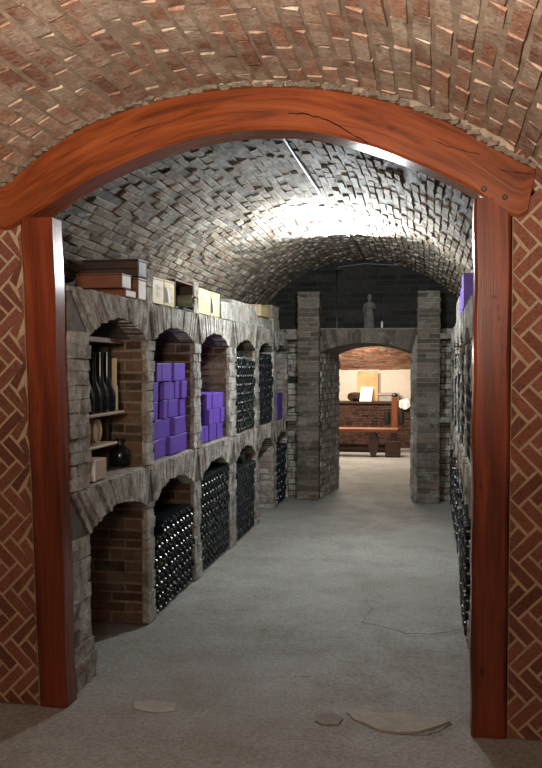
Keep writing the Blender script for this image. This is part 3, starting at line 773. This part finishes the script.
# white rail on the floor right
# ------------------------------------------------------------------ bottles
RB0 = .0445
def bottle_mesh():
    m = MB(); r = RB0
    prof = [(.0, -.030), (.012, -.028), (.022, -.016), (.030, -.002), (.036, 0), (.0415, -.003), (r - .0006, -.012), (r, -.022), (r, -.185), (.041, -.205), (.030, -.232), (.020, -.255), (.0155, -.27), (.0148, -.305), (.0175, -.307), (.0175, -.318), (.0, -.319)]
    m.lathe([(max(q, .0002), h) for q, h in prof], 18, 0, (0, 0, 0), 'x', False)
    o = m.build('wine_bottle', 'bottle', base=False, smooth=True); me = o.data; bpy.data.objects.remove(o); return me
BM = bottle_mesh()
BM2 = BM.copy(); BM2.materials.clear(); BM2.materials.append(M['bottle_green'])
ORD = ['bottom', 'second', 'third', 'fourth', 'fifth', 'sixth', 'seventh', 'eighth', 'ninth', 'tenth', 'eleventh', 'twelfth']
ORC = ['first', 'second', 'third', 'fourth', 'fifth', 'sixth', 'seventh', 'eighth', 'ninth', 'tenth', 'eleventh']
def stack_pos(y0, y1, z0, n, rows):
    y0 += .010; w = y1 - y0 - .018; R = min(RB0, w / (2 * n) - .0006); s = R / RB0; out = []
    pitch_y = (w - 2 * R) / (n - .5) if True else 0
    pitch_y = max(pitch_y, 2 * R + .0008); R = min(R, pitch_y / 2 - .0006); s = R / RB0
    dz = math.sqrt(max(.2, (2 * R + .0015) ** 2 - (pitch_y / 2) ** 2)) if pitch_y < 3.9 * R else 2 * R
    for r in range(rows):
        for c in range(n):
            out.append((r, c, y0 + .004 + R + c * pitch_y + (pitch_y / 2 if r % 2 else 0), z0 + R + .002 + r * ((2 * R + .0015) ** 2 - (pitch_y / 2) ** 2) ** .5, s))
    return out
nB = [0]
def bottle(y, z, s, X, label, group, right=False):
    o = bpy.data.objects.new('wine_bottle', BM if random.random() < .8 else BM2); col.objects.link(o)
    o.scale = (s, s, s); o.location = (X, y, z); o.rotation_euler = (R_(0, 6.28), 0, math.pi if right else 0)
    tag(o, label, 'bottle', group); nB[0] += 1
rest = []
def stack(bay, low, n, rows, where, group, drop=None, indiv=True, maxrows=None, X=None, piers=LP, right=False):
    y0, y1 = piers[bay][1] + .004, piers[bay + 1][0] - .004; z0 = .006 if low else ZM + .006
    for r, c, y, z, s in stack_pos(y0, y1, z0, n, rows):
        if drop and drop(r, c): continue
        x = (LX if X is None else X) + R_(-.008, .006) * (-1 if right else 1)
        if indiv and (maxrows is None or r < maxrows):
            bottle(y, z, s, x, f'dark bottle in {where}, {ORD[r]} row{"" if r == 0 else " up"}, {ORC[c]} from left', group, right)
        else: rest.append((x, y, z, s, right))
G1 = 'bottles in the floor niche under the tall purple stack'
stack(1, True, 10, 8, 'floor niche under tall purple stack', G1, lambda r, c: (r == 7) or (r >= 6 and c < 2) )
stack(2, True, 10, 9, 'floor niche under low purple stack', 'bottles in the floor niche under the low purple stack')
stack(3, True, 9, 8, 'floor niche holding one large bottle', 'bottles in the floor niche below the large bottle')
stack(3, False, 9, 9, 'nearer upper bottle niche', 'bottles in the nearer of the two upper bottle niches', lambda r, c: r == 8 and c > 4)
NIND = nB[0]
stack(4, False, 8, 9, '', '', None, False)
stack(5, True, 7, 8, '', '', None, False)
for b in range(1, 6):
    stack(b, True, 9, 8, '', '', None, False, None, RX - (.03 if b == 1 else .008), RPs, True)
    stack(b, False, 9, 9, '', '', None, False, None, RX + .012, RPs, True)
# the far remainder as one uncounted mass
m = MB(); bv = [v.co.copy() for v in BM.vertices]; bf = [tuple(p.vertices) for p in BM.polygons]
for x, y, z, s, right in rest:
    k = -1 if right else 1
    m.mesh([(x + k * v.x * s, y + k * v.y * s, z + v.z * s) for v in bv], bf)
o = m.build('wine_bottle', 'bottle', base=True, smooth=True)
tag(o, 'remaining dark bottles filling the far left niches and the right rack', 'bottles', None, 'stuff')
# one large bottle lying on the stack of bay 3
y0, y1 = LP[3][1], LP[4][0]
top = max(z + RB0 * s for r, c, y, z, s in stack_pos(y0 + .004, y1 - .004, .006, 9, 8)) + .002
m = MB(); R = .062
m.lathe([(.001, -.03), (.03, -.02), (.05, 0), (.059, -.006), (R, -.02), (R, -.26), (.045, -.30), (.022, -.34), (.018, -.41), (.022, -.412), (.022, -.425), (.001, -.426)], 22, 0, (LX - .03, y0 + .50, .0), 'x', False)
o = m.build('large_bottle', 'bottle_green', smooth=True); o.location.z = top; tag(o, 'large dark bottle lying alone on top of a floor niche stack', 'bottle')

# ------------------------------------------------------------------ purple boxes
def purple_box(x0, x1, y0, y1, z0, z1, label, group, mat='purple'):
    m = MB(); h = z1 - z0; c = .003
    m.cbox(x0, x1, y0, y1, z0, z0 + h * .80, c); m.cbox(x0 - .0015, x1 + .0015, y0 - .0015, y1 + .0015, z0 + h * .8 - c, z1, c)
    o = m.build('purple_box', mat); tag(o, label, 'box', group); return o
RW = ['top', 'second', 'third', 'fourth', 'bottom']
rows2 = [
  [(154.6, 156.6), (157.2, 162.2), (163.5, 173), (174.7, 179.2), (180.1, 188)],
  [(154.6, 159.5), (160.5, 165), (167, 177.2), (177.4, 181.4), (181.7, 187), (187.2, 192)],
  [(154.6, 159.2), (160.2, 165.1), (166.1, 170.4), (171.4, 180.7), (181.7, 186), (186.4, 192)],
  [(154.6, 163.1), (163.4, 173.9), (174.7, 184), (184.7, 192.4)],
  [(154.6, 159.6), (159.8, 169.8), (170.4, 184), (184.2, 190), (190.2, 193.4)]]
XB = LX - .035
hrow = .1225
def px_y(px): return onX(px, 400, XB).y
NAMES = ['first', 'second', 'third', 'fourth', 'fifth', 'sixth', 'seventh', 'eighth']
for r, rw in enumerate(rows2):
    z0 = ZM + .006 + (4 - r) * hrow
    for k, (a, b) in enumerate(rw):
        y0 = max(px_y(a), LP[1][1] + .012); y1 = min(px_y(b), LP[2][0] - .012)
        y0 += .003; y1 -= .003
        if y1 - y0 < .035: continue
        dx = R_(-.03, 0) - (.05 if (r, k) in ((0, 0), (1, 1), (2, 1)) else 0)
        purple_box(XB - .30 + dx, XB + dx, y0, y1, z0, z0 + hrow - .003, f'purple box in tall stack, {RW[r]} row, {NAMES[k]} from left', 'purple boxes in the tall stack')
rows3 = [
  [(208.5, 213.5), (213.8, 219.2), (219.5, 225.5), (225.8, 228.6)],
  [(209.5, 213.5), (213.8, 217), (217.2, 221), (221.2, 225), (225.2, 228.8)],
  [(201.8, 206), (206.2, 210), (210.2, 214.4), (214.6, 217.7), (217.9, 221.3), (221.5, 224.2), (224.4, 228.8)]]
RW3 = ['top', 'middle', 'bottom']
for r, rw in enumerate(rows3):
    hr = .125; z0 = ZM + .006 + (2 - r) * hr
    for k, (a, b) in enumerate(rw):
        y0 = max(px_y(a), LP[2][1] + .012) + .005; y1 = min(px_y(b), LP[3][0] - .02) - .005; dx = R_(-.015, 0)
        if y1 - y0 < .035: continue
        purple_box(XB - .32 + dx, XB + dx, y0, y1, z0, z0 + hr - .003, f'purple box in low stack, {RW3[r]} row, {NAMES[k]} from left', 'purple boxes in the low stack')
y0, y1 = onX(276.8, 400, LX - .05).y, onX(285, 400, LX - .05).y
purple_box(LX - .20, LX - .004, LP[5][1] + .06, LP[5][1] + .42, ZM + .006, ZM + .29, 'lone purple box in the farthest upper niche of the left rack', None)
# right rack top
purple_box(RX + .0, RX + .2, 6.62, 7.15, ZT + .006, ZT + .20, 'lower purple box farther back on top of the right rack', 'purple boxes on the right rack')
purple_box(RX - .01, RX + .17, 6.12, 6.50, ZT + .006, 2.16, 'taller purple box nearer on top of the right rack', 'purple boxes on the right rack')

# ------------------------------------------------------------------ boxes and crates on the left rack's top
ZB = ZT + .006; XF = LX - .012
def crate(name, x0, x1, y0, y1, z0, z1, mat, label, cat_='crate', lit_front=None, group=None):
    m = MB(); h = z1 - z0; n = 2 if h > .09 else 1
    for k in range(n): m.cbox(x0, x1, y0, y1, z0 + h * .9 * k / n, z0 + h * .9 * (k + 1) / n - .001, .003, 0, 'x')
    m.cbox(x0 - .003, x1 + .003, y0 - .003, y1 + .003, z0 + h * .9, z1, .002, 0, 'x')
    m.cbox(x1 - .002, x1 + .003, y0 + .01, y1 - .01, z0 + .006, z1 - h * .12, .002, 1, 'y')  # paler front panel paints the lamplit side onto the crate
    return tag(m.build(name, [mat, lit_front or mat]), label, cat_, group)
def fY(px, X=XF): return onX(px, 300, X).y
crate('wooden_crate', -1.95, XF, 4.80, 4.98, ZB, 1.974, 'crate_red', 'flat reddish wooden crate lying under another on the left ledge', 'crate', 'white')
crate('wooden_crate', -1.95, XF, 4.74, 4.895, 1.976, 2.056, 'crate_red', 'reddish wooden crate with pale lit end lying on top of a flat crate', 'crate', 'white')
crate('wooden_crate', -1.93, XF, 5.02, 5.165, ZB, 2.06, 'crate_red', 'upright reddish crate with lit white front beside the first ledge stub', 'crate', 'white')
crate('wooden_crate', -2.02, XF + .004, 5.005, 5.165, 2.064, 2.165, 'crate_dark', 'dark flat wooden crate lying on the upright lit-fronted crate')

def pale_box(px0, px1, pyt, mat, label, depth=.17, emblem=None, scrib=False):
    y0, y1 = fY(px0), fY(px1); z1 = onX((px0 + px1) / 2, pyt, XF).z
    t = thing('wooden_box', (XF - depth / 2, (y0 + y1) / 2, ZB), label, 'box', 'pale wooden boxes on the left ledge')
    m = MB(); m.cbox(XF - depth, XF, y0 + .003, y1 - .003, ZB, z1 - .012, .003); m.build('body', mat, t)
    m = MB(); m.cbox(XF - depth, XF + .002, y0 + .001, y1 - .001, z1 - .012, z1, .003); m.build('lid', mat, t)
    if scrib:
        m = MB()
        pp = []
        for k in range(14): pp.append((XF + .0008, y0 + (y1 - y0) * (.25 + .5 * (k % 2) * R_(.5, 1)), ZB + (z1 - ZB) * (.75 - k * .035)))
        m.tube(pp, .0009, 4)
        m.build('printed_marks', 'ink', t)['label'] = 'small faint printed marks'
    if emblem:
        m = MB(); e0, e1, ez0, ez1 = emblem; a, b = y0 + (y1 - y0) * e0, y0 + (y1 - y0) * e1; n = 12
        zz0, zz1 = ZB + (z1 - ZB) * ez0, ZB + (z1 - ZB) * ez1
        pts = [(a, zz0), (b, zz0)] + [(a + (b - a) * math.sqrt(max(0, 1 - (k / n) ** 2)), zz0 + (zz1 - zz0) * k / n) for k in range(n + 1)]
        m.mesh([(XF + .002, y, z) for y, z in pts] + [(XF - .001, y, z) for y, z in pts], [tuple(range(len(pts)))])
        m.build('emblem', 'ink', t)['label'] = 'dark pointed oval printed on the front'
        m = MB(); w = (b - a) * .55
        pts = [(a + (b - a) * math.sqrt(max(0, 1 - (k / n) ** 2)), zz0 + (zz1 - zz0) * k / n) for k in range(n)]
        q = [(y + w, z) for y, z in pts]
        m.mesh([(XF + .0022, y, z) for y, z in pts + q[::-1]], [tuple(range(2 * n))]); m.build('emblem_edge', 'white', t)
    return t
pale_box(152.6, 163.8, 278, 'pale_wood', 'cream wooden box with faint print, beside the first ledge stub', scrib=True)
pale_box(164.2, 174.6, 280.5, 'yellow_wood', 'yellowish wooden box with a dark oval beside the bottle case', emblem=(.05, .38, .12, .72))
pale_box(198.4, 210.6, 289.5, 'pale_wood', 'cream wooden box standing right after the second ledge stub', scrib=True)
pale_box(211, 219.6, 293, 'yellow_wood', 'narrow yellowish box with dark slit, farthest of the pale ledge boxes', emblem=(.0, .22, .12, .75))
# dark open crate with a bottle lying in it
y0, y1 = fY(175.2), fY(193.2); z1 = onX(184, 281.5, XF).z
t = thing('dark_wooden_case', (XF - .15, (y0 + y1) / 2, ZB), 'dark open wooden case holding one lying bottle on the left ledge', 'case')
m = MB(); m.cbox(XF - .28, XF, y0, y1, ZB, ZB + .012, .002); m.build('bottom_board', 'crate_dark', t)
m = MB(); m.cbox(XF - .28, XF, y0, y1, z1 - .012, z1, .002); m.build('top_board', 'crate_red', t)
m = MB(); m.cbox(XF - .28, XF - .266, y0, y1, ZB + .013, z1 - .013, .002); m.build('back_board', 'crate_dark', t)
for a in (y0, y1 - .012):
    m = MB(); m.cbox(XF - .265, XF, a, a + .012, ZB + .013, z1 - .013, .002, 0, 'x'); m.build('side_board', 'crate_dark', t)
yc_ = y0 + (y1 - y0) * .45
m = MB(); R = .042; m.lathe([(.001, -.02), (.025, -.012), (.035, 0), (.0405, -.004), (R, -.014), (R, -.22), (.03, -.25), (.001, -.262)], 20, 0, (XF + .07, yc_, 0), 'x', False)
o = m.build('wine_bottle', 'bottle_grey', smooth=True); o.location.z = ZB + .014; tag(o, 'single grey-green bottle lying in the dark open case on the ledge', 'bottle')
# cardboard box near the end and little bottle
zp = onX(264.5, 318, LX - .012).z + .012
y0, y1 = fY(261, LX - .012), fY(271, LX - .012); z1 = onX(266, 306, LX - .012).z
m = MB(); m.cbox(LX - .25, LX - .014, y0, y1, zp, z1 - .006, .004); m.cbox(LX - .253, LX - .011, y0 - .003, (y0 + y1) / 2 - .002, z1 - .007, z1, .001); m.cbox(LX - .253, LX - .011, (y0 + y1) / 2 + .002, y1 + .003, z1 - .007, z1, .001)
tag(m.build('cardboard_box', 'card'), 'small tan cardboard box on the far masonry block of the left rack', 'box')

# ------------------------------------------------------------------ first upper niche contents
CX = LX - .07
ny0, ny1 = LP[0][1], LP[1][0]; zs0 = onX(100, 414, CX).z; yA, yBc = ny0 + .06, 4.95
t = thing('bottle_cabinet', (CX - .18, (yA + yBc) / 2, ZM), 'dark wooden shelf unit holding tall bottles in the first upper niche', 'shelf unit')
m = MB(); m.cbox(CX - .36, CX, yA, yBc, zs0 - .016, zs0, .003); m.build('shelf', 'cask', t)
m = MB(); m.cbox(CX - .36, CX - .02, yA, yBc, 1.672, 1.70, .003); m.build('top_board', 'crate_red', t)
m = MB(); m.cbox(CX - .38, CX - .361, yA, yBc, ZM + .006, 1.70, .003, 0, 'z'); m.build('back_board', 'crate_dark', t)
m = MB(); m.cbox(CX - .36, CX - .10, yBc + .001, yBc + .018, ZM + .006, 1.70, .003, 0, 'z'); m.build('side_board', 'crate_dark', t)
zk = onX(97, 446.5, CX).z
m = MB(); m.cbox(CX - .36, CX, yA, yBc - .12, zk - .014, zk, .003); m.build('lower_shelf', 'cask', t)
for k in range(4):
    yy = 4.50 + k * .108; m = MB(); R = .047; z0 = zs0 + .002
    m.lathe([(.001, z0), (R - .006, z0), (R, z0 + .01), (R, z0 + .085), (R - .004, z0 + .105), (.033, z0 + .14), (.022, z0 + .165), (.017, z0 + .20), (.0155, z0 + .31), (.019, z0 + .312), (.019, z0 + .33), (.001, z0 + .332)], 24, 0, (CX - .06, yy, 0), 'z', False)
    tag(m.build('wine_bottle', 'bottle', smooth=True), 'tall dark bottle standing in the shelf unit, ' + ['first from the near pier', 'second from the near pier', 'third from the near pier', 'just before the tan strip'][k], 'bottle', 'standing bottles in the first upper niche')
yy = 4.868; m = MB(); m.cbox(CX - .05, CX - .03, yy, yy + .035, zs0 + .14, zs0 + .30, .003, 0, 'z'); m.cbox(CX - .055, CX - .025, yy - .004, yy + .039, zs0 + .001, zs0 + .142, .003, 0, 'z')
tag(m.build('wooden_strip', 'card'), 'narrow tan strip standing beside the tall bottles', 'strip')
m = MB(); R = min(.12, (zs0 - .016 - zk) / 2 - .003)
co_ = Vector((CX - .33, 4.60, 0)); cprof = [(.001, .012), (R * .80, .012), (R * .84, 0), (R * .88, .0), (R * .97, .10), (R, .15), (R * .97, .2), (R * .88, .30), (R * .84, .30), (R * .80, .288), (.001, .288)]
t2 = thing('small_cask', (CX - .18, 4.60, zk), 'small pale wooden cask lying under the tall bottles', 'cask')
lathe_dir(m, cprof, co_, Vector((1, 0, 0)), 26); o = m.build('barrel', 'cask', t2, smooth=True); o.location.z = .002
for h in (.03, .25):
    mm = MB(); lathe_dir(mm, [(R * .90, h), (R * .93, h), (R * .945, h + .02), (R * .90, h + .022)], co_, Vector((1, 0, 0)), 26)
    q = mm.build('hoop', 'cask', t2, smooth=True); q.location.z = .002 + R - R * .945; q.location -= o.location; q.parent = o
m = MB(); m.cbox(LX - .11, LX - .025, 4.365, 4.53, ZM + .006, ZM + .115, .004, 1); m.cbox(LX - .112, LX - .023, 4.36, 4.366, ZM + .006, ZM + .116, .002, 0)
tag(m.build('white_box', ['white', 'pink_card']), 'small white and pinkish box at the front of the first upper niche', 'box')
m = MB(); R = .062; prof = [(.001, 0), (.04, .0), (.055, .012), (R, .04), (R, .075), (.052, .10), (.032, .115), (.022, .125), (.02, .15), (.026, .152), (.026, .165), (.001, .166)]
m.lathe(prof, 24, 0, (LX - .14, 5.06, 0), 'z', False)
o = m.build('glass_jar', 'bottle', smooth=True); o.location.z = ZM + .006; tag(o, 'round dark glass jar on the floor of the first upper niche', 'jar')

# ------------------------------------------------------------------ statue, candle, wires
ps = onY(369.5, 326, YD + .06); z0 = ZLED + .004; sh_ = onY(369.5, 294.5, YD + .06).z - z0
t = thing('statue', (ps.x, YD + .06, z0), 'small stone statue of a robed figure on the ledge above the doorway', 'statue')
m = MB(); S = sh_ / .38
def ell(mb, prof, ox, oy, oz, sx, sy, n=16):
    vs = [(ox + r * sx * math.cos(2 * math.pi * k / n), oy + r * sy * math.sin(2 * math.pi * k / n), oz + h) for r, h in prof for k in range(n)]
    fs = [(i * n + k, i * n + (k + 1) % n, (i + 1) * n + (k + 1) % n, (i + 1) * n + k) for i in range(len(prof) - 1) for k in range(n)]
    fs += [tuple(range(n - 1, -1, -1)), tuple(range((len(prof) - 1) * n, len(prof) * n))]; mb.mesh(vs, fs)
ell(m, [(.058 * S, .0), (.058 * S, .012 * S), (.052 * S, .03 * S), (.046 * S, .12 * S), (.040 * S, .19 * S), (.043 * S, .235 * S), (.050 * S, .268 * S), (.046 * S, .288 * S), (.02 * S, .302 * S), (.016 * S, .31 * S), (.017 * S, .315 * S), (.026 * S, .33 * S), (.029 * S, .35 * S), (.025 * S, .37 * S), (.012 * S, .382 * S), (.002, .384 * S)], ps.x, YD + .06, z0, 1, .72)
m.tube([(ps.x - .046 * S, YD + .06, z0 + .27 * S), (ps.x - .062 * S, YD + .04, z0 + .21 * S), (ps.x - .05 * S, YD + .005, z0 + .175 * S)], [.017 * S, .015 * S, .012 * S])
m.tube([(ps.x + .046 * S, YD + .06, z0 + .27 * S), (ps.x + .062 * S, YD + .035, z0 + .22 * S), (ps.x + .026 * S, YD + .0, z0 + .235 * S)], [.017 * S, .015 * S, .012 * S])
m.tube([(ps.x - .052 * S, YD + .0, z0 + .002), (ps.x - .052 * S, YD + .0, z0 + .235 * S)], .006 * S)
for dx in (-.045, -.015, .02, .045): m.tube([(ps.x + dx * S * 1.05, YD + .025 + abs(dx) * .3, z0 + .01), (ps.x + dx * .8 * S, YD + .03 + abs(dx) * .3, z0 + .17 * S)], .006 * S)
m.build('figure', 'stone', t, smooth=True)
p = onY(382, 326, YD + .05); zt = onY(382, 322, YD + .05).z
m = MB(); m.lathe([(.001, ZLED + .004), (.012, ZLED + .004), (.012, zt), (.004, zt + .003), (.002, zt + .012), (.001, zt + .013)], 12, 0, (p.x, YD + .05, 0), 'z', False)
tag(m.build('candle', 'candle', smooth=True), 'small white candle beside the statue above the doorway', 'candle')
zc_ = VC[1] + VC[2] - .028
m = MB(); pts = [(VC[0] + .035 * math.sin(y * .8) * .3 + .03, y, zc_ + .004 * math.sin(y * 2.3)) for y in [4.0 + i * .25 for i in range(26)]]
m.tube(pts, .009, 8); 
t = thing('ceiling_cable', (VC[0], 7.2, zc_), 'grey cable conduit running along the crown of the cellar vault', 'cable'); m.build('conduit', 'cable', t, smooth=True)
a = onY(337, 300, YE - .02); b = onY(337, 267, YE - .02); c = onY(365, 263.5, YE - .02); d = onY(410, 266, YE - .02)
m = MB(); m.tube([(a.x, YE - .022, ZLED + .01), (b.x, YE - .022, b.z - .03), (b.x + .03, YE - .022, b.z), (c.x, YE - .022, c.z), (d.x, YE - .022, d.z)], .006, 8)
tag(m.build('wall_cable', 'cable', smooth=True), 'thin bent cable on the dark end wall above the doorway', 'cable')
# dark wire loop hanging at the doorway's left jamb
m = MB(); lp = [onY(337.5 + 2.6 * math.sin(q), 360 + 7.5 * (1 - math.cos(q)) / 2 * 1.2, YD2 - .1) for q in [i * 2 * math.pi / 20 for i in range(20)]]
m.tube(lp, .006, 6); tag(m.build('wire_loop', 'iron', smooth=True), 'dark wire loop hanging inside the doorway at upper left', 'wire')

# ------------------------------------------------------------------ lights
def light(name, kind, loc, energy, color, **kw):
    l = bpy.data.lights.new(name, kind); l.energy = energy; l.color = color
    for k, v in kw.items(): setattr(l, k, v)
    o = bpy.data.objects.new(name, l); col.objects.link(o); o.location = loc; return o
light('cellar_lamp', 'POINT', (-.72, 7.1, 2.46), 150, (.90, .97, .98), shadow_soft_size=.05)
o = light('cellar_flood', 'SPOT', (-.74, 8.25, 2.58), 430, (.90, .97, 1.0), shadow_soft_size=.06, spot_size=math.radians(142), spot_blend=.25)
o.rotation_euler = Vector((0, -.5, .87)).to_track_quat('-Z', 'Y').to_euler()
o = light('front_lamp', 'SPOT', (-.45, .1, 1.95), 680, (1.0, .84, .68), shadow_soft_size=.15, spot_size=math.radians(104), spot_blend=1.0)
o.rotation_euler = Vector((-.06, 1, .62)).to_track_quat('-Z', 'Y').to_euler()
light('front_fill', 'POINT', (-.45, .0, 2.2), 90, (1.0, .84, .68), shadow_soft_size=.2)
o = light('far_lamp', 'AREA', (-1.3, 15.0, 2.45), 150, (1.0, .84, .66), size=1.2)
o = light('far_lamp', 'POINT', (-1.4, 16.3, 1.75), 45, (1.0, .86, .7), shadow_soft_size=.1)
w = bpy.data.worlds.new('world'); sc.world = w; w.use_nodes = True
w.node_tree.nodes['Background'].inputs[0].default_value = (.5, .55, .6, 1); w.node_tree.nodes['Background'].inputs[1].default_value = .02
sc.view_settings.view_transform = 'Standard'; sc.view_settings.look = 'None'
sc.view_settings.exposure = 0; sc.view_settings.gamma = 1
sc.cycles.max_bounces = 8; sc.cycles.use_denoising = True
print('individual bottles', NIND, 'rest', len(rest))
